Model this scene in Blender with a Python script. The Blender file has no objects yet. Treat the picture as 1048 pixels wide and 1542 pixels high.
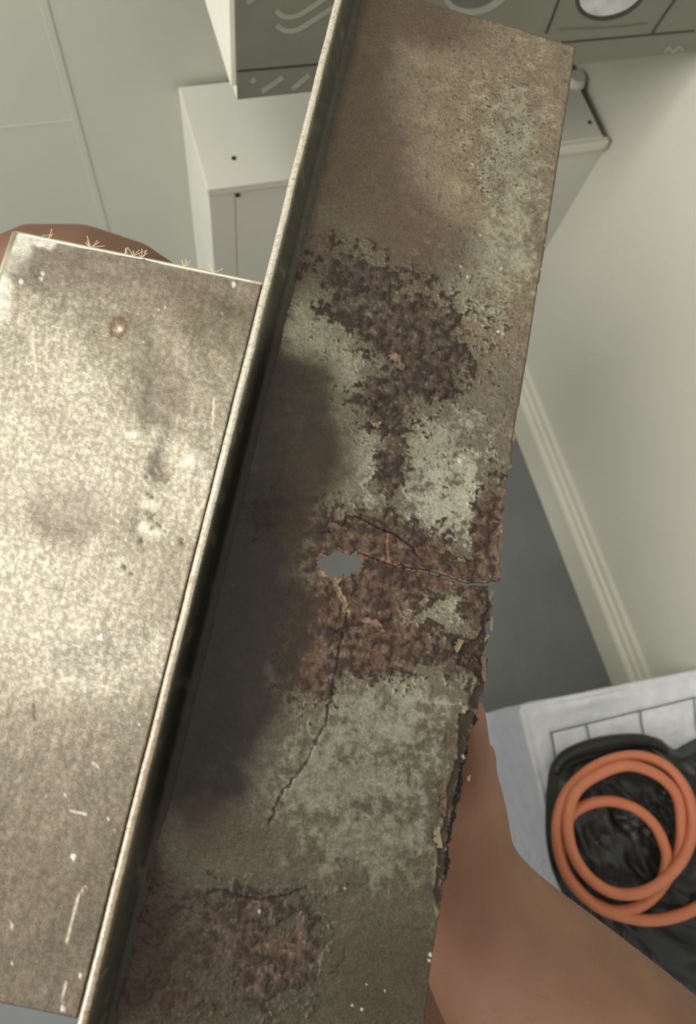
import bpy, bmesh, math, random
import numpy as np
from mathutils import Vector, Matrix

# ------------------------------------------------------------------ camera
S = bpy.context.scene
COL = S.collection
FPX, CX, CY, H = 1070.0, 524.0, 771.0, 1.0
M = np.array([[0.95128449, -0.27947272, 0.13020296],
              [-0.22657721, -0.92009401, -0.31951492],
              [0.20909467, 0.27444857, -0.93859331]])      # world -> lens (x right, y down, z forward)
CAM = np.array([0.0, 0.0, H])
cd = bpy.data.cameras.new('camera')
cam = bpy.data.objects.new('camera', cd)
COL.objects.link(cam)
cd.sensor_fit = 'VERTICAL'; cd.sensor_height = 36.0
cd.lens = 36.0 * FPX / 1542.0
cd.clip_start = 0.01
mw = Matrix.Identity(4)
for i in range(3):
    mw[i][0] = M[0][i]; mw[i][1] = -M[1][i]; mw[i][2] = -M[2][i]; mw[i][3] = CAM[i]
cam.matrix_world = mw
S.camera = cam
cd.dof.use_dof = True
cd.dof.focus_distance = 0.275
cd.dof.aperture_fstop = 15.0

# ------------------------------------------------------------------ light
S.view_settings.view_transform = 'Standard'
S.view_settings.look = 'None'
S.view_settings.gamma = 1.0
S.view_settings.use_curve_mapping = False
S.view_settings.exposure = 0.0
w = bpy.data.worlds.new('daylight'); S.world = w; w.use_nodes = True
w.node_tree.nodes['Background'].inputs[0].default_value = (0.96, 0.97, 0.93, 1)
w.node_tree.nodes['Background'].inputs[1].default_value = 0.62

def area(name, loc, target, sx, sy, power, color):
    l = bpy.data.lights.new(name, 'AREA'); l.shape = 'RECTANGLE'
    l.size = sx; l.size_y = sy; l.energy = power; l.color = color
    o = bpy.data.objects.new(name, l); COL.objects.link(o)
    o.location = loc
    o.rotation_euler = (Vector(target) - Vector(loc)).to_track_quat('-Z', 'Y').to_euler()
    return o
area('skylight', (-0.62, 0.38, 2.25), (0.0, 0.05, 0.6), 0.42, 0.55, 6.2, (1.0, 0.97, 0.92))
area('side_light', (-1.75, 0.0, 1.45), (0.3, 0.1, 0.6), 1.0, 0.9, 30, (1.0, 0.97, 0.92))  # unseen area light added at left to brighten the right wall

# ------------------------------------------------------------------ helpers
def lin(c):
    return tuple(((v / 255) / 12.92 if v / 255 <= 0.04045 else ((v / 255 + 0.055) / 1.055) ** 2.4) for v in c)

def PW(x, y, d):
    return CAM + M.T @ (np.array([(x - CX) / FPX, (y - CY) / FPX, 1.0]) * d)

def onplane(x, y, p0, n):
    r = M.T @ np.array([(x - CX) / FPX, (y - CY) / FPX, 1.0])
    t = np.dot(np.asarray(p0) - CAM, n) / np.dot(r, n)
    return CAM + r * t

def onz(x, y, z): return onplane(x, y, (0, 0, z), np.array([0, 0, 1.0]))

def mat(name, rgb, rough=0.6, metal=0.0, spec=0.5, vary=0.0, scale=20, bump=0.0, bscale=80, sheen=0):
    m = bpy.data.materials.new(name); m.use_nodes = True
    nt = m.node_tree; b = nt.nodes['Principled BSDF']
    b.inputs['Roughness'].default_value = rough; b.inputs['Metallic'].default_value = metal
    b.inputs['Specular IOR Level'].default_value = spec
    if sheen: b.inputs['Sheen Weight'].default_value = sheen
    c = lin(rgb)
    tc = nt.nodes.new('ShaderNodeTexCoord')
    nz = nt.nodes.new('ShaderNodeTexNoise'); nz.inputs['Scale'].default_value = scale; nz.inputs['Detail'].default_value = 5
    nt.links.new(tc.outputs['Object'], nz.inputs['Vector'])
    rp = nt.nodes.new('ShaderNodeValToRGB')
    lo = tuple(v * (1 - vary) for v in c) + (1,); hi = tuple(min(1, v * (1 + vary)) for v in c) + (1,)
    rp.color_ramp.elements[0].color = lo; rp.color_ramp.elements[1].color = hi
    rp.color_ramp.elements[0].position = .3; rp.color_ramp.elements[1].position = .7
    nt.links.new(nz.outputs['Fac'], rp.inputs['Fac']); nt.links.new(rp.outputs['Color'], b.inputs['Base Color'])
    if bump:
        n2 = nt.nodes.new('ShaderNodeTexNoise'); n2.inputs['Scale'].default_value = bscale; n2.inputs['Detail'].default_value = 6
        nt.links.new(tc.outputs['Object'], n2.inputs['Vector'])
        bp = nt.nodes.new('ShaderNodeBump'); bp.inputs['Strength'].default_value = bump; bp.inputs['Distance'].default_value = 0.002
        nt.links.new(n2.outputs['Fac'], bp.inputs['Height']); nt.links.new(bp.outputs['Normal'], b.inputs['Normal'])
    return m

def link(name, me, m=None, parent=None, smooth=False):
    o = bpy.data.objects.new(name, me); COL.objects.link(o)
    if m: me.materials.append(m)
    if parent: o.parent = parent
    if smooth:
        for p in me.polygons: p.use_smooth = True
    return o

def mesh_obj(name, verts, faces, m=None, parent=None, smooth=False):
    me = bpy.data.meshes.new(name)
    me.from_pydata([tuple(v) for v in verts], [], faces)
    bm = bmesh.new(); bm.from_mesh(me); bmesh.ops.recalc_face_normals(bm, faces=bm.faces); bm.to_mesh(me); bm.free()
    return link(name, me, m, parent, smooth)

def empty(name, loc=(0, 0, 0)):
    o = bpy.data.objects.new(name, None); COL.objects.link(o); o.location = loc; o.empty_display_size = .02
    return o

def tag(o, label, cat, group=None):
    o['label'] = label; o['category'] = cat
    if group: o['group'] = group
    return o

def reparent(root, kids):
    inv = Matrix.Translation(root.location).inverted()
    for k in kids:
        k.parent = root; k.matrix_parent_inverse = inv

def hexa(name, p, m=None, parent=None, bev=0.0, seg=2):
    """p: 4 bottom points then 4 top points"""
    bm = bmesh.new(); vs = [bm.verts.new(tuple(q)) for q in p]
    for f in ((0, 1, 2, 3), (4, 5, 6, 7), (0, 1, 5, 4), (1, 2, 6, 5), (2, 3, 7, 6), (3, 0, 4, 7)):
        bm.faces.new([vs[i] for i in f])
    bmesh.ops.recalc_face_normals(bm, faces=bm.faces)
    if bev: bmesh.ops.bevel(bm, geom=bm.edges[:], offset=bev, segments=seg, affect='EDGES', profile=.5)
    me = bpy.data.meshes.new(name); bm.to_mesh(me); bm.free()
    return link(name, me, m, parent)

def box(name, x0, x1, y0, y1, z0, z1, m=None, parent=None, bev=0.0):
    return hexa(name, [(x0, y0, z0), (x1, y0, z0), (x1, y1, z0), (x0, y1, z0),
                       (x0, y0, z1), (x1, y0, z1), (x1, y1, z1), (x0, y1, z1)], m, parent, bev)

def catmull(pts, n=8, closed=False):
    pts = [np.asarray(p, float) for p in pts]; out = []
    L = len(pts)
    for i in range(L - 1 if not closed else L):
        p0 = pts[i - 1] if (i or closed) else pts[0]; p1 = pts[i]; p2 = pts[(i + 1) % L]
        p3 = pts[(i + 2) % L] if (closed or i + 2 < L) else pts[-1]
        for k in range(n):
            t = k / n
            out.append(.5 * ((2 * p1) + (-p0 + p2) * t + (2 * p0 - 5 * p1 + 4 * p2 - p3) * t * t + (-p0 + 3 * p1 - 3 * p2 + p3) * t ** 3))
    if not closed: out.append(pts[-1])
    return out

def tube(name, pts, r, m=None, parent=None, sides=12, rfun=None):
    pts = [np.asarray(p, float) for p in pts]; V = []; F = []; up = np.array([0, 0, 1.0])
    for i, p in enumerate(pts):
        t = pts[min(i + 1, len(pts) - 1)] - pts[max(i - 1, 0)]; t = t / (np.linalg.norm(t) + 1e-12)
        a = np.cross(t, up)
        if np.linalg.norm(a) < 1e-3: a = np.cross(t, (1, 0, 0))
        a /= np.linalg.norm(a); b = np.cross(t, a)
        rr = r if rfun is None else r * rfun(i / (len(pts) - 1))
        for k in range(sides):
            an = 2 * math.pi * k / sides
            V.append(p + rr * (math.cos(an) * a + math.sin(an) * b))
    for i in range(len(pts) - 1):
        for k in range(sides):
            k2 = (k + 1) % sides
            F.append((i * sides + k, i * sides + k2, (i + 1) * sides + k2, (i + 1) * sides + k))
    F.append(tuple(range(sides))); F.append(tuple((len(pts) - 1) * sides + k for k in range(sides)))
    return mesh_obj(name, V, F, m, parent, True)

# gradient noise -------------------------------------------------------------
def perlin(x, y, seed):
    rng = np.random.RandomState(seed); G = rng.rand(256, 256) * 2 * np.pi
    xi = np.floor(x).astype(int); yi = np.floor(y).astype(int); fx = x - xi; fy = y - yi
    u = fx ** 3 * (fx * (fx * 6 - 15) + 10); v = fy ** 3 * (fy * (fy * 6 - 15) + 10)
    def g(ix, iy, dx, dy):
        a = G[ix % 256, iy % 256]; return np.cos(a) * dx + np.sin(a) * dy
    a = g(xi, yi, fx, fy); b = g(xi + 1, yi, fx - 1, fy); c = g(xi, yi + 1, fx, fy - 1); d = g(xi + 1, yi + 1, fx - 1, fy - 1)
    return (a + (b - a) * u) * (1 - v) + (c + (d - c) * u) * v

def fbm(x, y, s, o=4, seed=1, gain=.5):
    """x,y in millimetres, s = feature size in mm; about -1..1"""
    t = 0; a = 1.0; n = 0
    for k in range(o):
        t = t + a * perlin(x / s + 17.3 * k, y / s + 9.1 * k, seed + k); n += a; a *= gain; s = s / 2.03
    return t / n * 2.0

def sm(a, b, x):
    t = np.clip((x - a) / (b - a), 0, 1); return t * t * (3 - 2 * t)

def ell(X, Y, cx, cy, rx, ry, ang=0):
    a = math.radians(ang); dx = X - cx; dy = Y - cy
    return 1 - np.sqrt(((dx * math.cos(a) + dy * math.sin(a)) / rx) ** 2 + ((-dx * math.sin(a) + dy * math.cos(a)) / ry) ** 2)

def union(X, Y, L):
    r = None
    for e in L:
        v = ell(X, Y, *e); r = v if r is None else np.maximum(r, v)
    return r

def linedist(X, Y, pts):
    d = np.full(X.shape, 1e9)
    for (x0, y0), (x1, y1) in zip(pts[:-1], pts[1:]):
        dx, dy = x1 - x0, y1 - y0; t = np.clip(((X - x0) * dx + (Y - y0) * dy) / (dx * dx + dy * dy), 0, 1)
        d = np.minimum(d, np.hypot(X - x0 - t * dx, Y - y0 - t * dy))
    return d

def inpoly(X, Y, P):
    r = np.zeros(X.shape, bool); n = len(P)
    for i in range(n):
        x0, y0 = P[i]; x1, y1 = P[(i + 1) % n]
        c = ((y0 > Y) != (y1 > Y)) & (X < (x1 - x0) * (Y - y0) / (y1 - y0 + 1e-12) + x0)
        r ^= c
    return r

# ------------------------------------------------------------------ setting
SC = 1 / 1.35
WX = 0.541; YB = 0.660; YP = 0.520; ZP = 0.430; XL = 0.086
m_wall_back = mat('painted_wall_back', (204, 205, 192), .55, vary=.03, scale=5, bump=.05)
m_wall_right = mat('painted_wall_right', (221, 220, 205), .55, vary=.03, scale=5, bump=.05)
m_floor = mat('grey_floor', (118, 121, 121), .55, vary=.07, scale=14, bump=.1, bscale=200)
m_trim = mat('cream_gloss_paint', (222, 221, 203), .35, vary=.03, scale=8)
m_white = mat('white_board', (214, 214, 202), .5, vary=.03, scale=9, bump=.05)
m_dark = mat('dark_screw', (45, 42, 36), .4, .5)

def struct(o): o['kind'] = 'structure'; return o
struct(box('floor', -2.2, WX + .3, -2.0, YB + .1, -.05, 0, m_floor))
struct(box('wall_right', WX, WX + .1, -2.0, YB + .1, 0, 2.3, m_wall_right))
wb = struct(box('wall_back', -2.2, WX, YB, YB + .1, 0, 2.3, m_wall_back))
# sheet joint in the back wall: a slim raised cover strip and a hairline crossing it
pn = np.array([0, 1.0, 0])
def wallp(x, y): return onplane(x, y, (0, YB, 0), pn)
jx = (wallp(65, 10)[0] + wallp(155, 325)[0]) / 2
struct(box('trim_1', jx - .0035, jx + .0035, YB - .0008, YB, 0, 2.3, m_wall_back, bev=.0003))
a = wallp(30, 190); 
struct(box('trim_2', jx - .16, jx - .0035, YB - .0003, YB, a[2] - .0015, a[2] + .0015, m_wall_back))
# skirting board with a moulded top
prof = [(0, 0), (.017, 0), (.017, .052), (.015, .056), (.011, .058), (.010, .066), (.0065, .070), (.006, .078), (0, .080)]
V = []; F = []; n = len(prof)
for yy in (-2.0, YP - .002):
    for px_, pz in prof: V.append((WX - px_, yy, pz))
for i in range(n): F.append((i, (i + 1) % n, n + (i + 1) % n, n + i))
F.append(tuple(range(n))); F.append(tuple(range(n, 2 * n)))
struct(mesh_obj('baseboard_right', V, F, m_trim))

# ------------------------------------------------------------------ boxed-in casing (hollow)
T = .010
case = empty('boxed_casing', ((XL + WX) / 2, YP + .05, 0))
kids = []
kids.append(hexa('top_board', [(XL, YP, ZP - T), (WX - .012, YP, ZP - T), (WX - .012, YB - .007, ZP - T), (XL, YB - .007, ZP - T),
                               (XL, YP, ZP), (WX - .012, YP, ZP), (WX - .012, YB - .007, ZP), (XL, YB - .007, ZP)], m_white, bev=.0012))
kids.append(box('front_board', XL + .028, WX, YP + .0015, YP + .0015 + T, 0, ZP - T, m_white, bev=.0008))
kids.append(box('corner_post', XL + .001, XL + .0277, YP + .0012, YP + .026, 0, ZP - T, m_white, bev=.0008))
kids.append(box('side_board', XL + .001, XL + .011, YP + .027, YB, 0, ZP - T, m_white, bev=.0008))
lx = onplane(842, 240, (0, YP, 0), pn)[0]
kids.append(box('edge_lip', lx - .05, WX - .006, YP - .006, YP + .001, ZP - T - .003, ZP - .001, m_trim, bev=.0015))
def disc(name, c, nrm, r, h, m, sides=14):
    q = Vector(nrm).to_track_quat('Z', 'Y').to_matrix().to_4x4(); q.translation = Vector(c)
    bm = bmesh.new()
    bmesh.ops.create_cone(bm, cap_ends=True, segments=sides, radius1=r, radius2=r * .75, depth=h, matrix=q)
    me = bpy.data.meshes.new(name); bm.to_mesh(me); bm.free(); return link(name, me, m)
for (x, y) in ((352, 238), (888, 184)):
    kids.append(disc('screw', onz(x, y, ZP + .0004), (0, 0, 1), .0026, .0016, m_dark))
kids.append(disc('screw', onplane(358, 294, (0, YP + .001, 0), pn), (0, -1, 0), .0026, .0016, m_dark))
c = onz(868, 119, ZP + .004)
kids.append(disc('pipe_cap', c, (0, 0, 1), .012, .008, m_trim, 24))
reparent(case, kids)
tag(case, 'white boxed-in casing with screws below the grey printed box, between back and right walls', 'casing')

# ------------------------------------------------------------------ printed carton on the wall above the casing
ZB = .576
A = onz(357, 150, ZB); B = onz(1048, 78, ZB); ux = (B - A) / np.linalg.norm(B - A); uy = np.array([-ux[1], ux[0], 0])
Wb = .70 * (WX - A[0] - .003) / (WX - A[0] - .003) ; Wb = (WX - .002 - A[0]) / ux[0]
def BP(s, t, z): q = A + ux * s + uy * t; return (min(q[0], WX - .001), min(q[1], YB), z)
m_cart = mat('grey_green_carton', (126, 127, 114), .5, vary=.04, scale=30)
m_cart_side = mat('white_carton_side', (238, 238, 222), .45, vary=.03, scale=30)
m_print = mat('pale_print', (160, 160, 147), .5, vary=.08, scale=60)
m_printd = mat('dark_print', (62, 62, 55), .5, vary=.08, scale=60)
m_printw = mat('white_print', (206, 207, 206), .5, vary=.18, scale=120)
m_printm = mat('mid_print', (104, 106, 97), .5, vary=.08, scale=60)
DB = (YB - A[1])
carton = empty('printed_carton', tuple(A + ux * Wb / 2 + uy * DB / 2))
kids = []
body = hexa('carton_body', [BP(0, 0, ZB), BP(Wb, 0, ZB), (WX - .001, YB, ZB), BP(0, DB, ZB),
                            BP(0, 0, ZB + .34), BP(Wb, 0, ZB + .34), (WX - .001, YB, ZB + .34), BP(0, DB, ZB + .34)], m_cart)
body.data.materials.append(m_cart_side)
for p in body.data.polygons:
    if p.normal.x < -.8: p.material_index = 1
kids.append(body)
# white side skin standing slightly proud of the left face, as an open lid edge
def BPo(s, t, z): q = A + ux * s + uy * t; return (q[0], min(q[1], YB), z)
kids.append(hexa('side_flap', [BPo(-.0045, .0, ZB + .012), BPo(-.0003, .0, ZB + .012), BPo(-.0003, DB, ZB + .012), BPo(-.0045, DB, ZB + .012),
                               BPo(-.0045, .0, ZB + .34), BPo(-.0003, .0, ZB + .34), BPo(-.0003, DB, ZB + .34), BPo(-.0045, DB, ZB + .34)], m_cart_side, bev=.0008))
fn = -uy
def FP(x, y): return onplane(x, y, A, uy)
def plane_ribbon(name, pix, wpx, m, off=.0003, closed=False):
    pts = catmull([np.array(p, float) for p in pix], 6, closed)
    L = []; R_ = []
    N = len(pts)
    for i, p in enumerate(pts):
        a_ = pts[(i + 1) % N] if closed else pts[min(i + 1, N - 1)]; b_ = pts[i - 1] if closed else pts[max(i - 1, 0)]
        t = a_ - b_; t = t / (np.linalg.norm(t) + 1e-9); nn = np.array([-t[1], t[0]]) * wpx / 2
        L.append(FP(*(p + nn)) + fn * off); R_.append(FP(*(p - nn)) + fn * off)
    V = L + R_; F = []
    for i in range(N if closed else N - 1):
        j = (i + 1) % N; F.append((i, j, N + j, N + i))
    return mesh_obj(name, V, F, m)
def plane_poly(name, pix, m, off=.0003):
    V = [FP(*p) + fn * off for p in pix]
    return mesh_obj(name, V, [tuple(range(len(V)))], m)
kids.append(plane_ribbon('fold_line', [(358, 107), (600, 86), (868, 62), (1046, 46)], 3.2, m_printd))
kids.append(plane_ribbon('swoosh_print', [(416, 15), (426, 24), (445, 24), (470, 10), (492, -6), (520, -30)], 8, m_print))
kids.append(plane_ribbon('swoosh_print', [(416, 38), (430, 46), (448, 44), (475, 28), (505, 8), (540, -20)], 8, m_print))
kids.append(plane_ribbon('swoosh_print', [(372, 4), (384, -4), (400, -18)], 7, m_print))
for (x0, y0, x1, y1) in ((394, 138, 426, 116), (440, 134, 466, 112), (378, 124, 384, 118)):
    kids.append(plane_ribbon('diagonal_print', [(x0, y0), (x1, y1)], 8, m_print))
def ring(cx, cy, rx, ry, ang, n=28):
    a = math.radians(ang)
    return [(cx + rx * math.cos(t) * math.cos(a) - ry * math.sin(t) * math.sin(a), cy + rx * math.cos(t) * math.sin(a) + ry * math.sin(t) * math.cos(a))
            for t in [2 * math.pi * k / n for k in range(n)]]
kids.append(plane_poly('window_print', ring(921, -10, 57, 38, -22), m_printd, .0003))
kids.append(plane_poly('window_print', ring(921, -12, 51, 32, -22), m_printw, .0006))
kids.append(plane_poly('window_print', ring(722, -30, 62, 48, -35), m_print, .0003))
kids.append(plane_poly('window_print', ring(718, -32, 52, 40, -35), m_printm, .0006))
kids.append(plane_ribbon('panel_line', [(822, 50), (832, 25), (848, -20)], 3.2, m_printd, .0004))
kids.append(plane_ribbon('panel_line', [(981, 52), (996, 28), (1030, -20)], 3.2, m_printd, .0004))
kids.append(plane_ribbon('panel_line', [(840, 44), (930, 40), (974, 34)], 2.2, m_printm, .0004))
kids.append(plane_ribbon('zigzag_print', [(1000, 80), (1007, 72), (1014, 78), (1022, 70), (1028, 76)], 4, m_print))
reparent(carton, kids)
tag(carton, 'grey-green printed box with pale swooshes and a white side, fixed above the white casing', 'box')

# ------------------------------------------------------------------ steel sheets
dA = np.array([956, -4652, 1070.0]); dA /= np.linalg.norm(dA)
dC = np.array([10375, 2378, 1070.0]); dC /= np.linalg.norm(dC)
nW = np.cross(dC, dA); nW = -nW if nW[2] > 0 else nW
nP = np.cross([1, .206, 0], dA); nP /= np.linalg.norm(nP); nP = -nP if nP[2] > 0 else nP
TL = np.array([16, -802, 1070.0]) / 1070 * .306

def to_world(Q): return Q @ M + CAM      # rows are lens-space points
def pixels(Q): return CX + FPX * Q[..., 0] / Q[..., 2], CY + FPX * Q[..., 1] / Q[..., 2]

def metal_mat(name, rough_lo, rough_hi, metal, fine=900, bump=.25, spec=.5, streak=False):
    m = bpy.data.materials.new(name); m.use_nodes = True; nt = m.node_tree; b = nt.nodes['Principled BSDF']
    at = nt.nodes.new('ShaderNodeAttribute'); at.attribute_name = 'tint'
    rs = nt.nodes.new('ShaderNodeAttribute'); rs.attribute_name = 'rust'
    tc = nt.nodes.new('ShaderNodeTexCoord')
    nz = nt.nodes.new('ShaderNodeTexNoise'); nz.inputs['Scale'].default_value = fine; nz.inputs['Detail'].default_value = 4
    nt.links.new(tc.outputs['Object'], nz.inputs['Vector'])
    mr = nt.nodes.new('ShaderNodeMapRange'); mr.inputs['From Min'].default_value = .3; mr.inputs['From Max'].default_value = .7
    mr.inputs['To Min'].default_value = .78; mr.inputs['To Max'].default_value = 1.22
    nt.links.new(nz.outputs['Fac'], mr.inputs['Value'])
    mx = nt.nodes.new('ShaderNodeVectorMath'); mx.operation = 'SCALE'
    nt.links.new(at.outputs['Color'], mx.inputs[0]); nt.links.new(mr.outputs['Result'], mx.inputs['Scale'])
    nt.links.new(mx.outputs['Vector'], b.inputs['Base Color'])
    me_ = nt.nodes.new('ShaderNodeMapRange'); me_.inputs['To Min'].default_value = metal; me_.inputs['To Max'].default_value = 0.0
    nt.links.new(rs.outputs['Fac'], me_.inputs['Value']); nt.links.new(me_.outputs['Result'], b.inputs['Metallic'])
    ro = nt.nodes.new('ShaderNodeMapRange'); ro.inputs['To Min'].default_value = rough_lo; ro.inputs['To Max'].default_value = rough_hi
    nt.links.new(rs.outputs['Fac'], ro.inputs['Value']); nt.links.new(ro.outputs['Result'], b.inputs['Roughness'])
    b.inputs['Specular IOR Level'].default_value = spec
    bp = nt.nodes.new('ShaderNodeBump'); bp.inputs['Strength'].default_value = bump; bp.inputs['Distance'].default_value = .0004
    nt.links.new(nz.outputs['Fac'], bp.inputs['Height']); nt.links.new(bp.outputs['Normal'], b.inputs['Normal'])
    return m

def sheet(name, Q, Qb, keep, tint, rust, m, parent=None, back=(60, 45, 36)):
    """Q, Qb (nv,nu,3) lens-space front and back points; keep (nv-1,nu-1) mask of cells"""
    nv, nu, _ = Q.shape; N = nv * nu
    idx = np.arange(N).reshape(nv, nu)
    a = idx[:-1, :-1][keep]; b = idx[:-1, 1:][keep]; c = idx[1:, 1:][keep]; d = idx[1:, :-1][keep]
    quads = [np.stack([a, b, c, d], 1), np.stack([a + N, d + N, c + N, b + N], 1)]
    K = np.pad(keep, 1)
    # walls on mask borders
    for axis, (p, q) in enumerate((((slice(None, -1), slice(None)), (slice(1, None), slice(None))), ((slice(None), slice(None, -1)), (slice(None), slice(1, None))))):
        k0, k1 = K[p], K[q]
        e = np.argwhere(k0 != k1)
        if axis == 0:      # horizontal borders: between padded rows r and r+1 -> vertex row r ; cols c-1..c
            e = e[(e[:, 1] > 0) & (e[:, 1] < K.shape[1] - 1)]; v0 = idx[e[:, 0], e[:, 1] - 1]; v1 = idx[e[:, 0], e[:, 1]]
            f = k1[e[:, 0], e[:, 1]]
        else:
            e = e[(e[:, 0] > 0) & (e[:, 0] < K.shape[0] - 1)]; v0 = idx[e[:, 0] - 1, e[:, 1]]; v1 = idx[e[:, 0], e[:, 1]]
            f = ~k1[e[:, 0], e[:, 1]]
        v0_ = np.where(f, v0, v1); v1_ = np.where(f, v1, v0)
        quads.append(np.stack([v1_, v0_, v0_ + N, v1_ + N], 1))
    F = np.concatenate(quads).astype(np.int32)
    co = np.concatenate([to_world(Q.reshape(-1, 3)), to_world(Qb.reshape(-1, 3))])
    used = np.zeros(2 * N, bool); used[F.ravel()] = True; remap = np.cumsum(used) - 1
    F = remap[F].astype(np.int32); co = co[used]
    me = bpy.data.meshes.new(name)
    me.vertices.add(len(co)); me.vertices.foreach_set('co', co.astype(np.float32).ravel())
    me.loops.add(F.size); me.loops.foreach_set('vertex_index', F.ravel())
    me.polygons.add(len(F)); me.polygons.foreach_set('loop_start', np.arange(0, F.size, 4, dtype=np.int32))
    me.update(calc_edges=True); me.validate()
    t2 = np.concatenate([tint.reshape(-1, 3), np.tile(np.array(lin(back)), (N, 1))])[used]
    r2 = np.concatenate([rust.ravel(), np.ones(N)])[used]
    at = me.attributes.new('tint', 'FLOAT_COLOR', 'POINT'); at.data.foreach_set('color', np.concatenate([t2, np.ones((len(t2), 1))], 1).astype(np.float32).ravel())
    ar = me.attributes.new('rust', 'FLOAT', 'POINT'); ar.data.foreach_set('value', r2.astype(np.float32))
    return link(name, me, m, parent)

def mixc(base, col, k): return base * (1 - k[..., None]) + np.array(lin(col)) * k[..., None]

# ---- rusted channel: web -----------------------------------------------------
W = .1000; L0, L1 = .0, .438; st = .00042
nu = int(W / st) + 1; nv = int((L1 - L0) / st) + 1
us = np.linspace(0, W + .004, int((W + .004) / st) + 1); vs = np.linspace(L0, L1, nv)
U, Vv = np.meshgrid(us, vs)
Q0 = TL + U[..., None] * dC - Vv[..., None] * dA
X, Y = pixels(Q0); UM, VM = U * 1000, Vv * 1000
f_big = fbm(UM, VM, 26, 5, 3); f_mid = fbm(UM, VM, 9, 5, 11, .6); f_sm = fbm(UM, VM, 3.2, 4, 23, .6); f_ti = fbm(UM, VM, 1.3, 3, 37)
wx = fbm(UM, VM, 12, 4, 51) * 14; wy = fbm(UM, VM, 12, 4, 61) * 14
XW, YW = X + wx, Y + wy
# outline
edge = [(868, 70), (832, 300), (800, 500), (780, 620), (772, 665), (771, 705), (764, 712), (764, 742), (757, 760), (760, 800), (752, 830), (753, 862), (747, 876),
        (741, 880), (737, 886), (744, 905), (741, 930), (733, 942), (737, 968), (729, 985), (737, 992), (732, 1030), (724, 1060), (722, 1085), (712, 1105), (707, 1140), (699, 1165), (701, 1190),
        (692, 1215), (690, 1240), (679, 1275), (682, 1300), (670, 1330), (664, 1370), (655, 1420), (648, 1460), (640, 1542), (605, 1800)]
ex = np.interp(Y, [p[1] for p in edge], [p[0] for p in edge]); rough_zone = sm(600, 720, Y) * (1 - sm(1330, 1420, Y))
ex = ex + (fbm(UM * 0, VM, 4, 4, 71) * 5) * rough_zone + fbm(UM * 0, VM, 8, 3, 72) * .6
# cracks and hole
HOLE = [(476, 845), (484, 838), (494, 836), (503, 834), (512, 831), (524, 836), (533, 834), (538, 831), (544, 843), (541, 856), (536, 862), (520, 866), (508, 871), (497, 868), (489, 860), (480, 853)]
C1 = [(452, 806), (467, 801), (480, 803), (500, 801), (511, 795), (519, 787), (522, 778), (534, 778), (548, 783), (562, 792), (580, 801), (592, 803), (604, 813), (618, 824), (628, 840)]
C2 = [(538, 831), (552, 836), (572, 845), (588, 852), (604, 853), (620, 858), (636, 860), (655, 863), (677, 871), (692, 877), (705, 881), (733, 879), (748, 877)]
C3 = [(487, 864), (497, 867), (504, 873), (506, 884), (510, 894), (518, 902), (521, 912), (523, 924)]
C4 = [(523, 924), (516, 950), (506, 1000), (500, 1040), (494, 1070), (492, 1085), (480, 1108), (470, 1128), (462, 1150), (440, 1175), (424, 1196), (414, 1222), (405, 1242)]
C5 = [(310, 1346), (330, 1340), (345, 1343), (372, 1352), (396, 1354), (430, 1348), (455, 1340), (462, 1336)]
C6 = [(496, 945), (505, 951), (520, 944), (548, 936), (570, 938), (590, 932)]
jit = fbm(UM, VM, 2.6, 3, 81) * 3
def ld(c): return linedist(X + jit, Y + jit * .7, c)
d1, d2, d3, d4, d5, d6 = [ld(c) for c in (C1, C2, C3, C4, C5, C6)]
hole = inpoly(X + jit * 2.2, Y + jit * 2.0 + f_ti * 3, HOLE)
cut = hole | ((d2 < .5 + .9 * sm(640, 740, X)) & (X > 600))
inside = (X < ex)
# the broken lower half starts left of the upper one at the right edge
tear = (Y > 877) & (Y < 900) & (X > 737)
Kv = inside & ~cut & ~tear
# top end edge slightly worn
topc = fbm(UM, VM * 0, 5, 3, 91) * .0006 + .0006
Kv &= (Vv > topc)
keep = Kv[:-1, :-1] & Kv[1:, :-1] & Kv[:-1, 1:] & Kv[1:, 1:]
# masks -----------------------------------------------------------------------
n1 = f_mid * .55 + f_sm * .30 + f_ti * .1
RUST = [(545, 425, 85, 42, 20), (620, 500, 110, 75, 25), (640, 560, 65, 60, 0), (580, 610, 55, 60, 0), (590, 690, 26, 70, 5), (530, 470, 60, 30, 20),
        (560, 815, 150, 48, 10), (640, 850, 130, 38, 18), (730, 800, 24, 95, 8), (560, 900, 100, 60, -10), (590, 975, 85, 50, -15), (480, 930, 60, 70, 0), (728, 905, 30, 60, 10),
        (690, 985, 45, 32, 0), (710, 1080, 16, 130, 9), (690, 1240, 14, 120, 6), (470, 1000, 50, 70, 10), (340, 1400, 60, 65, 0), (400, 1450, 70, 75, 20), (260, 1420, 60, 60, 0), (230, 1320, 26, 40, 0),
        (395, 1360, 80, 18, -4), (230, 1500, 70, 40, 0), (520, 1338, 10, 8, 0), (440, 780, 80, 45, 10), (505, 850, 60, 50, 0), (452, 1420, 40, 40, 0)]
rz = union(XW, YW, RUST)
n2 = f_mid * .50 + f_sm * .62 + f_ti * .42
rust = sm(.00, .13, rz * .95 + n2 * 1.0 - .04)
# pits: many small dark rust spots
spz = .35 + .45 * sm(.1, .5, union(XW, YW, [(700, 600, 120, 140, 0), (620, 700, 110, 120, 0), (500, 540, 90, 120, 30), (680, 930, 70, 60, 0), (300, 1380, 120, 90, 0), (740, 200, 140, 160, 0)]))
spot = sm(.30, .40, f_sm * .7 + f_ti * .45 + (spz - .8) * .6)
spot2 = sm(.36, .48, f_ti * .9 + f_sm * .3 + (spz - .8) * .4)
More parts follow.
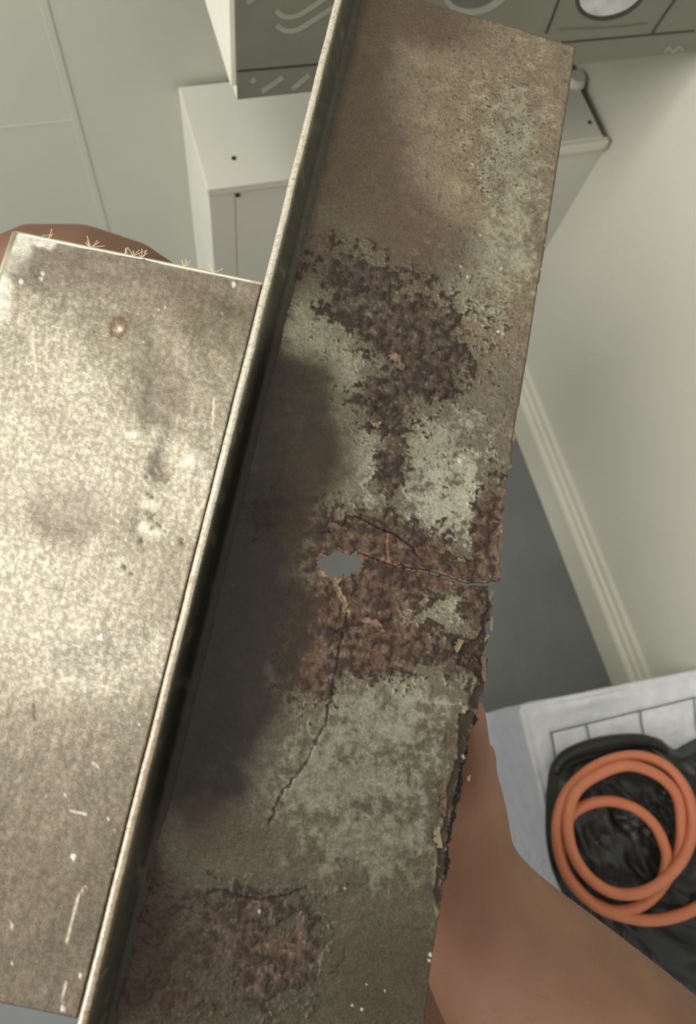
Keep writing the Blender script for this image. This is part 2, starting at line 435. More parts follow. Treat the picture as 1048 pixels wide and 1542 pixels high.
# stain beside the flange, with flange shade and reflection painted into it
STAIN_SHADE_POLY = [(395, 545), (450, 560), (490, 590), (512, 630), (522, 660), (500, 700), (470, 745), (440, 800), (430, 880), (445, 960), (455, 1040), (425, 1110), (388, 1170), (352, 1215), (320, 1240), (270, 1238),
       (235, 1215), (230, 1100), (270, 960), (330, 740)]
STAIN_SHADE = [(430, 600, 90, 75, 0), (445, 680, 85, 90, 0), (400, 790, 80, 120, 10), (360, 920, 90, 150, 12), (330, 1060, 100, 140, 15), (300, 1160, 80, 85, 0), (430, 940, 45, 100, 5)]
stain_shade = sm(-.34, .36, union(XW, YW, STAIN_SHADE) + f_mid * .22 + f_sm * .10)
ST2 = [(540, 60, 60, 170, 14), (520, 220, 75, 120, 14), (560, 260, 60, 90, 0), (470, 380, 60, 60, 20), (640, 30, 90, 40, 10), (640, 380, 70, 60, 0), (600, 330, 60, 60, 0)]
st2 = sm(-.5, .45, union(XW, YW, ST2) + f_mid * .5 + f_sm * .45)
edgeL = sm(60, 0, UM * 4)   # mask rising towards the fold
PALE = [(680, 770, 85, 85, 0), (650, 690, 90, 90, 0), (505, 570, 60, 90, 25), (560, 660, 45, 90, 20), (470, 490, 60, 60, 0), (600, 500, 40, 18, 20), (570, 470, 30, 16, 0), (700, 420, 70, 90, 0), (650, 930, 75, 50, -20), (560, 1090, 110, 80, 0),
        (520, 1180, 140, 90, 0), (560, 1260, 120, 70, 0), (600, 1050, 60, 60, 0), (475, 1405, 34, 28, 0), (570, 755, 22, 20, 0), (770, 250, 60, 140, 0), (760, 380, 60, 80, 0), (690, 850, 14, 14, 0)]
pale = sm(-.05, .5, union(XW, YW, PALE) * .8 + f_mid * .75 + f_sm * .6)
beige = sm(-.3, .6, union(XW, YW, [(740, 200, 160, 260, 10), (700, 60, 180, 80, 10), (740, 430, 90, 120, 0)]) + f_mid * .15)
flower = sm(.10, .22, f_sm * .8 + f_mid * .3) * sm(.0, .4, union(XW, YW, [(560, 1150, 170, 170, 0), (680, 770, 90, 110, 0), (620, 650, 130, 110, 0)]))
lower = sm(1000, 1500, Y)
# colour ------------------------------------------------------------------------
C = np.zeros(U.shape + (3,)) + np.array(lin((118, 108, 92)))
C = mixc(C, (146, 131, 110), beige * .8)
C = mixc(C, (152, 147, 128), pale * .85)
C = mixc(C, (176, 172, 154), sm(.2, .8, pale) * sm(-.1, .5, ell(X, Y, 690, 770, 90, 110)) * .8)
C = mixc(C, (142, 141, 131), flower * .6)
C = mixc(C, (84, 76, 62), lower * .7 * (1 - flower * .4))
C = mixc(C, (140, 138, 112), sm(.0, .5, ell(XW, YW, 470, 500, 70, 90)) * .35)
C = C * (1 - .26 * sm(950, 1150, YW))[..., None]  # weaker light at the lower end painted in as darkening
C = C * (1 + .38 * f_sm[..., None] + .34 * f_ti[..., None] + .30 * f_mid[..., None])
C = mixc(C, (86, 70, 58), st2 * .75)
grain = sm(.15, .45, f_ti * .8 + f_sm * .35) * sm(-.1, .4, union(XW, YW, [(740, 440, 60, 90, -35), (700, 380, 30, 60, 0), (780, 200, 90, 140, 0), (700, 60, 150, 50, 15), (740, 280, 40, 30, 0), (760, 500, 40, 50, 0)]))
C = mixc(C, (84, 70, 56), grain * .6)
rcol = np.zeros_like(C) + np.array(lin((80, 66, 56)))
red = sm(-.2, .6, union(XW, YW, [(600, 860, 190, 90, 12), (735, 830, 40, 120, 0), (590, 960, 90, 60, 0), (420, 1450, 70, 80, 0), (230, 1500, 70, 60, 0), (500, 960, 70, 120, 0)]) + f_mid * .3)
rcol = mixc(rcol, (98, 73, 60), red * (.7 - .45 * lower))
rcol = mixc(rcol, (44, 35, 30), sm(-.05, .3, f_sm * .7 + f_mid * .5) * .8)
rcol = mixc(rcol, (134, 114, 98), sm(.12, .5, -f_sm * .6 + f_ti * .6) * .6)
C = C * (1 - rust[..., None]) + rcol * rust[..., None]
C = mixc(C, (74, 58, 46), spot * .75 * (1 - rust)); C = mixc(C, (66, 54, 44), spot2 * .6)
halo = sm(.9, 0, np.abs(rz * .95 + n2 * 1.0 + .0) / .12)
C = mixc(C, (150, 134, 104), halo * .25 * (1 - lower))
# orange fresh rust by the tears
near = np.minimum(np.minimum(d2, d3), np.where(hole, 0, linedist(X, Y, HOLE + HOLE[:1])))
C = mixc(C, (148, 108, 84), sm(4.5, 1.2, near + f_sm * 5) * .6)
vert = linedist(X + jit * .3, Y, [(583, 804), (582, 824), (584, 846)]); C = mixc(C, (186, 128, 94), sm(2.2, .6, vert) * .7)
C = mixc(C, (140, 92, 70), sm(8, 1, ex - X + f_sm * 9) * sm(700, 760, Y) * (1 - sm(860, 900, Y)) * .6)
C = mixc(C, (186, 166, 132), sm(4, 1, np.abs(d3 - 1) + f_sm * 2) * .6)
for dd in (d4, d5, d6): C = mixc(C, (50, 36, 28), sm(3.2, .4, dd + f_sm * 2.5) * .8)
C = mixc(C, (34, 25, 20), sm(2.4, .8, d1) * .9); C = mixc(C, (28, 20, 16), sm(2.0, .6, d2) * .9); C = mixc(C, (34, 24, 18), sm(1.6, .5, d3 + 1.0) * .8)
# stain colour, darkened to hold the painted flange shade
stain_shade_col = np.zeros_like(C) + np.array(lin((24, 18, 12)))
stain_shade_col = mixc(stain_shade_col, (31, 32, 24), sm(760, 620, Y))
stain_shade_col = mixc(stain_shade_col, (50, 37, 25), sm(.1, .6, f_mid * .5 + sm(380, 460, X) * .6))
C = C * (1 - 0.93 * stain_shade[..., None]) + stain_shade_col * 0.93 * stain_shade[..., None]
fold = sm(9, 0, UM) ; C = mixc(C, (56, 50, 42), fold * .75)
C = mixc(C, (44, 30, 24), sm(-.2, .4, union(XW, YW, [(215, 1420, 50, 130, 14), (200, 1340, 30, 60, 0)]) + f_mid * .3) * .75)
# lower layer exposed along the right edge
lay = [(733, 905), (724, 935), (720, 960), (694, 972), (690, 1000), (712, 1012), (716, 1040), (700, 1075), (690, 1070), (688, 1105), (693, 1130), (684, 1150), (672, 1185), (664, 1200), (668, 1240), (657, 1262), (661, 1290), (655, 1312), (654, 1345), (660, 1372), (656, 1420)]
lx_ = np.interp(Y, [p[1] for p in lay], [p[0] for p in lay]) + f_sm * 3 + fbm(UM * 0, VM, 6, 4, 95) * 6
layer = sm(0, 2.2, X - lx_) * (Y > 905) * (Y < 1420)
C = mixc(C, (58, 44, 36), layer * .85); C = mixc(C, (112, 92, 74), layer * sm(.1, .5, f_sm + f_mid * .3) * .6)
rim = sm(5, 1, np.abs(X - lx_ + 2.5)) * (Y > 905) * (Y < 1380); C = mixc(C, (160, 148, 124), rim * .5 * sm(-.2, .4, f_mid))
layer2 = sm(0, 1.6, X - np.interp(Y, [1000, 1060, 1090, 1160, 1250, 1330], [760, 722, 714, 693, 676, 668]) - f_sm * 2) * (Y > 1040) * (Y < 1345)
C = mixc(C, (28, 24, 21), layer2 * .9)
edgeR = sm(4.5, 2.5, ex - X) * (Y < 700); C = mixc(C, (86, 60, 48), edgeR * .7)
C = mixc(C, (70, 54, 42), sm(-.3, .5, union(XW, YW, [(250, 1480, 130, 110, 14), (230, 1380, 60, 110, 14), (320, 1250, 90, 50, 0), (590, 1480, 80, 90, 0)]) + f_mid * .6 + f_sm * .3) * .5)
vein = sm(.06, .0, np.abs(f_mid + f_sm * .3)) * sm(.0, .3, f_big + .25); C = mixc(C, (62, 50, 40), vein * .35 * (1 - stain_shade))
for (x, y, q) in ((723, 354, 2), (755, 404, 2), (724, 268, 2), (711, 247, 1.5), (694, 401, 1.5), (727, 490, 2.2), (750, 500, 2.6), (757, 503, 2), (704, 417, 2), (698, 690, 2), (775, 661, 3), (519, 1338, 1.5), (391, 1372, 2.5), (552, 1482, 1.8), (580, 1492, 1.8), (530, 1514, 2), (545, 1520, 2), (648, 1438, 3), (646, 1446, 2.4), (700, 1140, 3), (737, 945, 2.5)):
    C = mixc(C, (214, 202, 176), sm(q + .8, q - .8, np.hypot(X - x, Y - y) + f_ti * 1.5) * .85)
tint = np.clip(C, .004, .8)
rr = np.clip(np.maximum.reduce([rust, spot * .8, grain * .6, layer, stain_shade * .75]), 0, 1)
# relief ---------------------------------------------------------------------------
terr = np.floor((f_mid * .5 + f_sm * .3 + 1) * 5) / 5
hgt = .00055 * rust * (sm(-.4, .4, f_mid + f_sm * .5) - .3) + .00035 * rust * (terr - 1) * 2 + .00022 * f_ti * (rust * .8 + grain + .15) + .00045 * grain * sm(.3, .8, f_ti + f_sm * .3)
hgt += .00025 * f_sm * (.25 + rr) - .00035 * spot - .0002 * spot2 + .0004 * f_big - .0004 * np.clip(stain_shade, 0, 1) * 0
hgt += .0004 * halo * (1 - stain_shade)
for dd in (d1, d2, d3, d4, d5, d6): hgt -= .0007 * sm(2.5, .4, dd)
side = np.where(d1 < 12, sm(12, 1, d1) * .0007, 0); hgt += side
hgt -= .0013 * layer + .0012 * layer2
# two halves of the tear sit at different heights
hgt += .0016 * sm(60, 0, np.abs(d2)) * np.where(Y < np.interp(X, [p[0] for p in C2], [p[1] for p in C2]), 1, -.4) * sm(520, 620, X)
hgt += .0006 * rust * np.where(f_sm + f_mid > .25, 1, 0) * (1 - stain_shade)
hgt *= (1 - .75 * stain_shade)
hgt *= sm(.5, 5, UM)
# plates of scale lifted off
for (cx, cy, rx, ry, ang, hh) in ((585, 546, 19, 15, 12, .0016), (569, 606, 12, 9, -30, .0018), (567, 632, 11, 8, 10, .0016), (505, 793, 26, 9, -22, .0013), (690, 855, 15, 12, 30, .002), (560, 948, 32, 9, -12, .0014),
                                  (700, 690, 10, 8, 0, .001), (620, 480, 26, 14, 20, .0008), (668, 590, 8, 16, 40, .0018), (640, 935, 40, 22, -20, .0007), (475, 1405, 30, 24, 0, .0010), (500, 1440, 18, 30, 30, .0008), (570, 757, 20, 16, 0, .0009)):
    e = ell(X + wx * .4 + jit, Y + wy * .4 + jit, cx, cy, rx, ry, ang); hgt += hh * sm(0, .18, e) * (1 - .5 * sm(0, 1, (X - cx) / rx + .5))
Qf = Q0 + hgt[..., None] * nW; Qb = Q0 - .0014 * nW - .00002
Qb = Qb + np.minimum(hgt + .0008, 0)[..., None] * nW
m_rust = metal_mat('rusted_steel', .50, .82, .35, 1300, .6)
chan = empty('rusted_steel_channel', tuple(to_world((TL + .05 * dC - .2 * dA).reshape(1, 3))[0]))
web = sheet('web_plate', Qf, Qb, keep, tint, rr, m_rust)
kids = [web]

# ---- flange: leans outward, grown from a short bend --------------------------------
fh = .014; lean = .0047
nv2 = int((L1 + .0) / .0006) + 1; v2 = np.linspace(0, L1, nv2)
prof = []
for t in np.linspace(0, 1, 8):      # bend
    a = t * math.radians(72); r = .0040
    prof.append((.0040 - r * math.sin(a), r * (1 - math.cos(a))))
ou, on = prof[-1]; dirf = np.array([-lean, fh]); dirf = dirf / np.linalg.norm(dirf)
for t in np.linspace(0, 1, 22)[1:]: prof.append((ou + dirf[0] * t * (fh - .001), on + dirf[1] * t * (fh - .001)))
prof = np.array(prof); tang = np.gradient(prof, axis=0); tang /= np.linalg.norm(tang, axis=1)[:, None]
nrm = np.stack([-tang[:, 1], tang[:, 0]], 1)     # outward = away from the web side
nrm = np.where((nrm[:, :1] > 0), -nrm, nrm)
hh_ = np.arange(len(prof)) / (len(prof) - 1)
HG, VG = np.meshgrid(hh_, v2)
wob = fbm(VG * 1000, HG * 3, 40, 3, 5) * .0003 * HG + fbm(VG * 1000, HG * 14, 3, 3, 6) * .00008
notch = fbm(VG * 1000, HG * 0, 3, 4, 8) * .00035 * sm(.8, 1, HG)
def flpts(off):
    pu = prof[None, :, 0] + nrm[None, :, 0] * off + wob; pn_ = prof[None, :, 1] + nrm[None, :, 1] * off + notch
    return TL + pu[..., None] * dC - VG[..., None] * dA + pn_[..., None] * nW
Qi, Qo = flpts(0.0), flpts(.0024)
XF, YF = pixels(Qi); fm = fbm(VG * 1000, HG * 14, 8, 5, 14); fs = fbm(VG * 1000, HG * 14, 2, 4, 15)
CF = np.zeros(HG.shape + (3,)) + np.array(lin((96, 96, 86)))
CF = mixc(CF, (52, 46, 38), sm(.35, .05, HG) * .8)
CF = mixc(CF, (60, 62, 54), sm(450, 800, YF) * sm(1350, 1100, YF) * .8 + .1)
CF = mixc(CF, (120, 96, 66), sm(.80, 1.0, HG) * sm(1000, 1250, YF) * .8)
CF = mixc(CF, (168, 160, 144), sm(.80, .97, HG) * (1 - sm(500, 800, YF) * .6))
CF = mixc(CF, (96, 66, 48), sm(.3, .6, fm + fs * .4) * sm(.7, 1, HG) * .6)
CF = mixc(CF, (22, 19, 14), sm(.92, .4, HG) * sm(400, 560, YF) * (1 - sm(1180, 1300, YF) * .5) * .9)  # flange darkened to carry on the web's stain and painted shade
CF = CF * (1 + .2 * fm[..., None] + .2 * fs[..., None])
kf = np.ones((nv2 - 1, len(prof) - 1), bool)
m_fl = metal_mat('flange_steel', .42, .8, .45, 1200, .2)
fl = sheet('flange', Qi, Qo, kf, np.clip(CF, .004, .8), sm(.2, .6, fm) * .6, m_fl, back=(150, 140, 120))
# bare cap strip along the flange's cut edge
ce = np.array(prof[-1]); cn = nrm[-1]
cols = [ce + dirf * .0001 - cn * .0002, ce + dirf * .0009 + cn * .0003, ce + dirf * .0011 + cn * .0012, ce + dirf * .0008 + cn * .0021, ce - dirf * .0005 + cn * .0028]
CGu = np.array([c[0] for c in cols])[None, :] + 0 * v2[:, None]; CGn = np.array([c[1] for c in cols])[None, :] + 0 * v2[:, None]
tt = v2[:, None] * 1000 + 0 * CGu; wu = fbm(tt, CGu * 0, 40, 3, 5) * .0003
wn = fbm(tt, CGu * 2e3, 2.2, 4, 18) * .00022
base = (CGu + wu + wn * .5)[..., None] * dC - v2[:, None, None] * dA + (CGn + wn)[..., None] * nW + TL
cap_c = np.zeros(CGu.shape + (3,)) + np.array(lin((226, 218, 202)))
f3 = fbm(tt, CGu * 1e3, 5, 4, 19); XC, YC = pixels(base)
cap_c = mixc(cap_c, (150, 108, 74), sm(700, 1150, YC) * .45 + sm(.2, .6, f3) * .35)
cap_c = mixc(cap_c, (92, 64, 48), sm(.35, .6, fbm(tt, CGu * 1e3, 1.6, 3, 20)) * .5)
cap = sheet('cut_edge', base, base - .0006 * nW, np.ones((nv2 - 1, 4), bool), np.clip(cap_c, .01, .8), sm(.2, .6, f3) * .7, m_fl, back=(120, 100, 80))
cap['label'] = 'pale bare cut edge of the flange'
kids += [fl, cap]

# ---- loose curled flakes of scale -----------------------------------------------------
m_flake = mat('rust_flake', (120, 98, 84), .8, vary=.35, scale=300, bump=.4, bscale=900)
m_flake_pale = mat('pale_flake', (160, 142, 116), .6, vary=.2, scale=300, bump=.3, bscale=900)
rng = random.Random(5)
def webpt(x, y, h):
    r = np.array([(x - CX) / FPX, (y - CY) / FPX, 1.0]); t = np.dot(TL + nW * h, nW) / np.dot(r, nW); return r * t
def flake(x, y, sx, sy, ang, lift, m):
    n = 8; V = []; F = []
    c = webpt(x, y, .0008); a = math.radians(ang); e1 = dC * math.cos(a) - dA * -math.sin(a); e2 = np.cross(nW, e1)
    o = [rng.uniform(.6, 1.2) for _ in range(n + 1)]
    top = []
    for i in range(n + 1):
        for j in range(4):
            s = (i / n - .5); w_ = o[i] * (1 - (2 * abs(s)) ** 3 * .7)
            t = j / 3
            p = c + e1 * s * sx + e2 * t * sy * w_ + nW * (lift * t * t * w_ + .0002 * math.sin(9 * s + x))
            top.append(p)
    N = len(top); V = [*top, *[p - nW * .00035 for p in top]]
    for i in range(n):
        for j in range(3):
            q = (i * 4 + j, (i + 1) * 4 + j, (i + 1) * 4 + j + 1, i * 4 + j + 1); F.append(q); F.append(tuple(N + k for k in reversed(q)))
    for i in range(n):
        for j in (0, 3):
            p_, q_ = i * 4 + j, (i + 1) * 4 + j; F.append((p_, q_, q_ + N, p_ + N))
    for i in (0, n):
        for j in range(3):
            p_, q_ = i * 4 + j, i * 4 + j + 1; F.append((p_, q_, q_ + N, p_ + N))
    return mesh_obj('rust_flake', to_world(np.array(V)), F, m)
for (x, y, sx, sy, ang, lift, pm) in ((592, 552, .0085, .004, -8, .0022, 0), (668, 590, .005, .0035, 40, .0030, 0), (570, 604, .004, .003, 160, .0022, 0), (566, 634, .004, .003, 190, .0022, 1), (505, 800, .009, .0025, 20, .0014, 0),
                                  (692, 856, .006, .004, 30, .0028, 1), (694, 974, .005, .003, 70, .0020, 1), (741, 898, .004, .0015, 80, .002, 1), (742, 940, .005, .0016, 95, .002, 1), (734, 962, .003, .0014, 60, .0018, 1),
                                  (732, 1005, .010, .0024, 98, .0010, 0), (672, 1195, .010, .003, 100, .0022, 0), (664, 1260, .007, .003, 110, .002, 1), (672, 1215, .006, .003, 95, .0026, 0), (684, 1110, .008, .003, 95, .0016, 0),
                                  (775, 660, .003, .0012, 90, .0014, 1), (757, 815, .006, .0018, 95, .0012, 0), (560, 944, .010, .0026, -14, .0012, 0), (510, 878, .004, .0016, 60, .0010, 1), (521, 915, .004, .0014, 70, .0010, 1), (708, 1172, .0022, .0014, 90, .0014, 1)):
    kids.append(flake(x, y, sx, sy, ang, lift, m_flake_pale if pm else m_flake))
# grit crumbs stuck on the upper right of the web
V = []; F = []
for k in range(420):
    if k < 170: x, y = rng.gauss(745, 32), rng.gauss(460, 40); x += (y - 460) * .55
    elif k < 330: x, y = rng.uniform(690, 850), rng.uniform(70, 330)
    elif k < 370: x, y = rng.gauss(735, 22), rng.gauss(282, 14)
    else: x, y = rng.uniform(600, 780), rng.uniform(560, 800)
    if x > np.interp(y, [p[1] for p in edge], [p[0] for p in edge]) - 5: continue
    if y < 70 + .307 * (x - 868) + 8: continue
    r = rng.uniform(.00018, .00055); c = webpt(x, y, .0003); b0 = len(V)
    ax = [np.array(v) * r * rng.uniform(.7, 1.3) for v in ((1, 0, 0), (-1, 0, 0), (0, 1, 0), (0, -1, 0), (0, 0, 1), (0, 0, -1))]
    V += [c + a_ for a_ in ax]
    for t in ((0, 2, 4), (2, 1, 4), (1, 3, 4), (3, 0, 4), (2, 0, 5), (1, 2, 5), (3, 1, 5), (0, 3, 5)): F.append(tuple(b0 + q for q in t))
m_grit = mat('grit', (120, 104, 84), .5, .2, vary=.45, scale=700)
g = mesh_obj('grit', to_world(np.array(V)), F, m_grit); g['kind'] = 'stuff'; kids.append(g)
reparent(chan, kids)
tag(chan, 'badly rusted steel strip with a hole, torn crack and one upturned flange', 'steel strip')

# ---- smoother plate on the left ----------------------------------------------------------
PC = np.array([1, .206, 0]) / math.hypot(1, .206)
fe = lambda v, du, dn: TL + (prof[-1][0] + du) * dC - v * dA + (prof[-1][1] + dn) * nW
E0 = fe(.1, -.0026, -.0020)                      # a point on the plate's right edge line
# top edge: ray through (22,350) meets plate plane
def platept(x, y):
    r = np.array([(x - CX) / FPX, (y - CY) / FPX, 1.0]); return r * (np.dot(E0, nP) / np.dot(r, nP))
PT = platept(22, 350); 
s0 = np.dot(PT - E0, PC); sw = -s0
# coordinates: a along PC from PT to the flange line, b along -dA
print('plate width', sw)
pu = np.arange(0, sw + .0001, .0007); pv = np.arange(0, .330, .0007)
PU, PV = np.meshgrid(pu, pv)
QP = PT + PU[..., None] * PC - PV[..., None] * dA
XP, YP_ = pixels(QP); um, vm = PU * 1000, PV * 1000
g1 = fbm(um, vm, 30, 4, 101); g2 = fbm(um, vm, 7, 4, 111); g3 = fbm(um, vm, 1.8, 3, 121, .7); g4 = fbm(um * 3, vm * .25, 5, 4, 131)
hp = .0006 * g1 + .00006 * g2 + .00003 * g3
for (cx, cy, rx, ry, h_) in ((225, 650, 34, 28, .0006), (292, 692, 38, 32, .0006), (250, 700, 34, 36, -.0006), (215, 790, 26, 44, -.0004), (178, 492, 12, 14, .0003), (100, 760, 90, 70, -.0008), (110, 960, 120, 60, .0009), (240, 560, 50, 90, -.0009), (350, 450, 40, 30, -.0005)):
    e = ell(XP + g2 * 8, YP_ + g2 * 8, cx, cy, rx, ry); hp = hp + h_ * sm(0, .9, e)
pit = sm(.1, .35, union(XP + g3 * 9 + g2 * 6, YP_ + g3 * 9 - g2 * 6, [(228, 775, 5, 9), (215, 812, 7, 4), (234, 792, 9, 3), (238, 812, 7, 3), (186, 852, 6, 4), (220, 716, 3, 4), (232, 712, 2.5, 4), (272, 812, 3, 6), (245, 800, 4, 2), (226, 745, 3, 5), (196, 860, 4, 2), (140, 498, 3, 3), (356, 462, 5, 3)]))
hp = hp - .0006 * pit
CP = np.zeros(PU.shape + (3,)) + np.array(lin((150, 141, 124)))
bright = sm(-.5, .5, union(XP + g2 * 30, YP_ + g2 * 30, [(80, 620, 180, 190), (60, 900, 150, 140), (300, 720, 90, 80), (150, 1000, 160, 60)]))  # window sheen on the plate, painted in as paler colour
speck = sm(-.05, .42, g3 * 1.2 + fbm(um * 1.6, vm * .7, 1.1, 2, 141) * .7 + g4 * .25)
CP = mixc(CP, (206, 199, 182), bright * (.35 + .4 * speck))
CP = mixc(CP, (198, 188, 166), speck * .25)
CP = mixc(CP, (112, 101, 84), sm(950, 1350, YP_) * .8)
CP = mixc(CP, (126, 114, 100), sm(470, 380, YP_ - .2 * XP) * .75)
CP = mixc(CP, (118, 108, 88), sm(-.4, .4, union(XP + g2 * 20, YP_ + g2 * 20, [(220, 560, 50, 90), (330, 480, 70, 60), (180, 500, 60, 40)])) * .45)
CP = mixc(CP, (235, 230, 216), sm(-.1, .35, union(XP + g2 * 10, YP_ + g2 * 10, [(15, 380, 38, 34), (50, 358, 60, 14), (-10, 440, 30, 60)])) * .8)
CP = mixc(CP, (236, 230, 214), sm(.1, .6, union(XP + g2 * 9, YP_ + g2 * 9, [(236, 645, 22, 20), (292, 692, 30, 24), (225, 760, 26, 14), (228, 800, 34, 14), (180, 845, 14, 12), (200, 655, 20, 12)])) * .4)
CP = mixc(CP, (90, 70, 50), pit * .6)
rg = np.abs(np.hypot(XP - 178, (YP_ - 492) * .9) - 12); CP = mixc(CP, (128, 92, 66), sm(5, 1, rg + g3 * 2) * .75)
CP = mixc(CP, (240, 225, 200), sm(6, 2, np.hypot(XP - 180, YP_ - 495) + g3 * 2) * .8)
scr = linedist(XP, YP_, [(106, 1221), (130, 1227)])
for sseg in ([(150, 1030), (178, 1042)], [(128, 1335), (118, 1350), (100, 1420)], [(98, 1480), (92, 1518)], [(85, 1026), (115, 1022)], [(140, 1150), (148, 1154)], [(48, 520), (50, 490)], [(70, 540), (72, 505)], [(320, 640), (322, 600)], [(17, 1390), (19, 1400)], [(55, 560), (48, 500)]):
    scr = np.minimum(scr, linedist(XP, YP_, sseg))
CP = mixc(CP, (230, 218, 196), sm(2.4, .6, scr + g3 * 1.2) * .8)
rngp = np.random.RandomState(4)
for k in range(60):
    x, y, r = rngp.uniform(0, 400), rngp.uniform(370, 1500), rngp.uniform(.8, 1.7)
    CP = mixc(CP, (240, 234, 220), sm(r + .8, r - .3, np.hypot(XP - x, YP_ - y)) * .8)
for (x, y, r) in ((111, 1291, 3.2), (120, 1470, 3), (152, 960, 3), (64, 412, 2.5), (62, 420, 2.5), (32, 424, 3), (94, 1519, 3), (352, 428, 2.6)):
    CP = mixc(CP, (246, 240, 226), sm(r + .8, r - .6, np.hypot(XP - x, (YP_ - y) * .7)) * .95)
lineb = sm(3.2, 1, np.abs(XP - 51 + 0 * YP_)) * (YP_ > 1060) * (YP_ < 1085); CP = mixc(CP, (70, 60, 48), lineb * .7)
CP = mixc(CP, (134, 124, 110), sm(-.3, .6, union(XP + g2 * 20, YP_ + g2 * 20, [(100, 775, 70, 55), (250, 590, 40, 60), (240, 700, 26, 34), (120, 400, 140, 26)])) * .6)  # duller patches, including a grey shadow painted in at mid-plate
CP = CP * (1 + .34 * g3[..., None] + .10 * g2[..., None] + .14 * g4[..., None])
bot = platept(60, 1519); vb = np.dot(bot - PT, -dA) + 0 * 1
kp = (PV[:-1, :-1] < vb) & np.ones((len(pv) - 1, len(pu) - 1), bool)
QPf = QP + hp[..., None] * nP; QPb = QP - .0016 * nP
m_plate = metal_mat('bright_worn_steel', .44, .7, .62, 1600, .22)
plate = empty('worn_steel_plate', tuple(to_world(((PT + E0) / 2).reshape(1, 3))[0]))
rp = np.clip(pit + sm(4, 1, rg) * .5, 0, 1)
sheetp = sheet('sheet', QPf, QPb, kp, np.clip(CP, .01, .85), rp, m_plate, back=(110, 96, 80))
kids = [sheetp]
# burnished rims on the left and top edges
m_rim = mat('burnished_edge', (226, 214, 192), .3, .7, vary=.1, scale=200)
def rimtube(name, a, b, r):
    a, b = to_world(a.reshape(1, 3))[0], to_world(b.reshape(1, 3))[0]
    return tube(name, [a + (b - a) * t for t in np.linspace(0, 1, 20)], r, m_rim, sides=8)
kids.append(rimtube('top_rim', PT - .0006 * nP, PT - .0006 * nP + sw * PC, .0009))
kids.append(rimtube('left_rim', PT - .0006 * nP, PT - .0006 * nP - vb * dA, .0012))
# fibres snagged on the top edge
m_fib = mat('pale_fibre', (226, 208, 176), .6)
fv, ff = [], []
for (x, y, n) in ((60, 362, 2), (73, 362, 2), (136, 377, 7), (188, 386, 4), (200, 388, 5), (213, 392, 5), (278, 402, 6), (322, 410, 3)):
    q = platept(x, y); q = q + PC * 0; b0 = PT + np.dot(q - PT, PC) * PC + .0004 * nP
    for k in range(n):
        d = dA * rng.uniform(.3, 1) + PC * rng.uniform(-1, 1) + nP * rng.uniform(0, .5); d /= np.linalg.norm(d); ln = rng.uniform(.0015, .0042)
        bend = PC * rng.uniform(-.001, .001); r = .00014
        pts = [b0 + d * ln * t + bend * t * t for t in (0, .5, 1)]; i0 = len(fv)
        for p in pts: fv += [p + r * PC, p + r * dA, p - r * PC * .7 - r * dA * .7]
        for s in range(2):
            for t in range(3): ff.append((i0 + s * 3 + t, i0 + s * 3 + (t + 1) % 3, i0 + s * 3 + 3 + (t + 1) % 3, i0 + s * 3 + 3 + t))
fb = mesh_obj('snagged_fibres', to_world(np.array(fv)), ff, m_fib); fb['kind'] = 'stuff'; fb['label'] = 'pale snagged fibres'; kids.append(fb)
reparent(plate, kids)
tag(plate, 'smoother bright worn steel plate with dents, lying left of the rusted strip', 'steel plate')

# ------------------------------------------------------------------ quilted pad on the floor
ZQ = .198
m_quilt = mat('pale_grey_fleece', (240, 242, 247), .9, vary=.07, scale=60, bump=.5, bscale=300, sheen=.3)
m_quilt_side = mat('bluish_fleece_side', (236, 239, 252), .9, vary=.07, scale=60, bump=.5, bscale=260, sheen=.3)
m_seam = mat('grey_seam', (136, 138, 140), .9)
qA = onz(785, 1066, ZQ); qB = onz(1048, 1013, ZQ)
q1 = (qB - qA) / np.linalg.norm(qB - qA); q2 = np.array([q1[1], -q1[0], 0])        # q2 runs toward the viewer
if q2[1] > 0: q2 = -q2
QL = (WX - .004 - qA[0]) / q1[0]; QW = .36
nq, mq = 150, 170
def pad_surface(s, t):
    """s along q1 0..QL, t along q2 0..QW; rounded shoulders, raised piped rim, seam grooves"""
    return s, t
V = []; F = []
ss = np.linspace(0, QL, nq); ts = np.linspace(0, QW, mq); SS, TT = np.meshgrid(ss, ts)
d_edge = np.minimum(np.minimum(SS, QL - SS), np.minimum(TT, QW - TT))
hz = .006 * sm(.0, .010, d_edge) - .006 - .003 * sm(.008, .03, d_edge) + .003
hz = hz + fbm(SS * 1000, TT * 1000, 40, 4, 201) * .0025 + fbm(SS * 1000, TT * 1000, 9, 3, 202) * .0007
hz = hz + .013 * np.exp(-((SS - .085) / .035) ** 2 - (TT / .012) ** 2)
def padsp(x, y):
    p = onz(x, y, ZQ) - qA; return np.dot(p, q1), np.dot(p, q2)
seams = []
ln = [padsp(*p) for p in ((830, 1103), (940, 1076), (1048, 1050))]; seams.append(ln)
for p0, p1 in (((830, 1103), (838, 1150)), ((883, 1090), (892, 1135)), ((965, 1070), (971, 1115)), ((1045, 1050), (1050, 1095))):
    a0, a1 = padsp(*p0), padsp(*p1); seams.append([a0, (a0[0] + (a1[0] - a0[0]) * 4, a0[1] + (a1[1] - a0[1]) * 4)])
for sg in seams: hz = hz - .0022 * np.exp(-(linedist(SS, TT, sg) / .0022) ** 2)
top = qA + SS[..., None] * q1 + TT[..., None] * q2; top[..., 2] = ZQ + hz
V = [tuple(p) for p in top.reshape(-1, 3)]
I = np.arange(nq * mq).reshape(mq, nq)
F = [(int(I[j, i]), int(I[j, i + 1]), int(I[j + 1, i + 1]), int(I[j + 1, i])) for j in range(mq - 1) for i in range(nq - 1)]
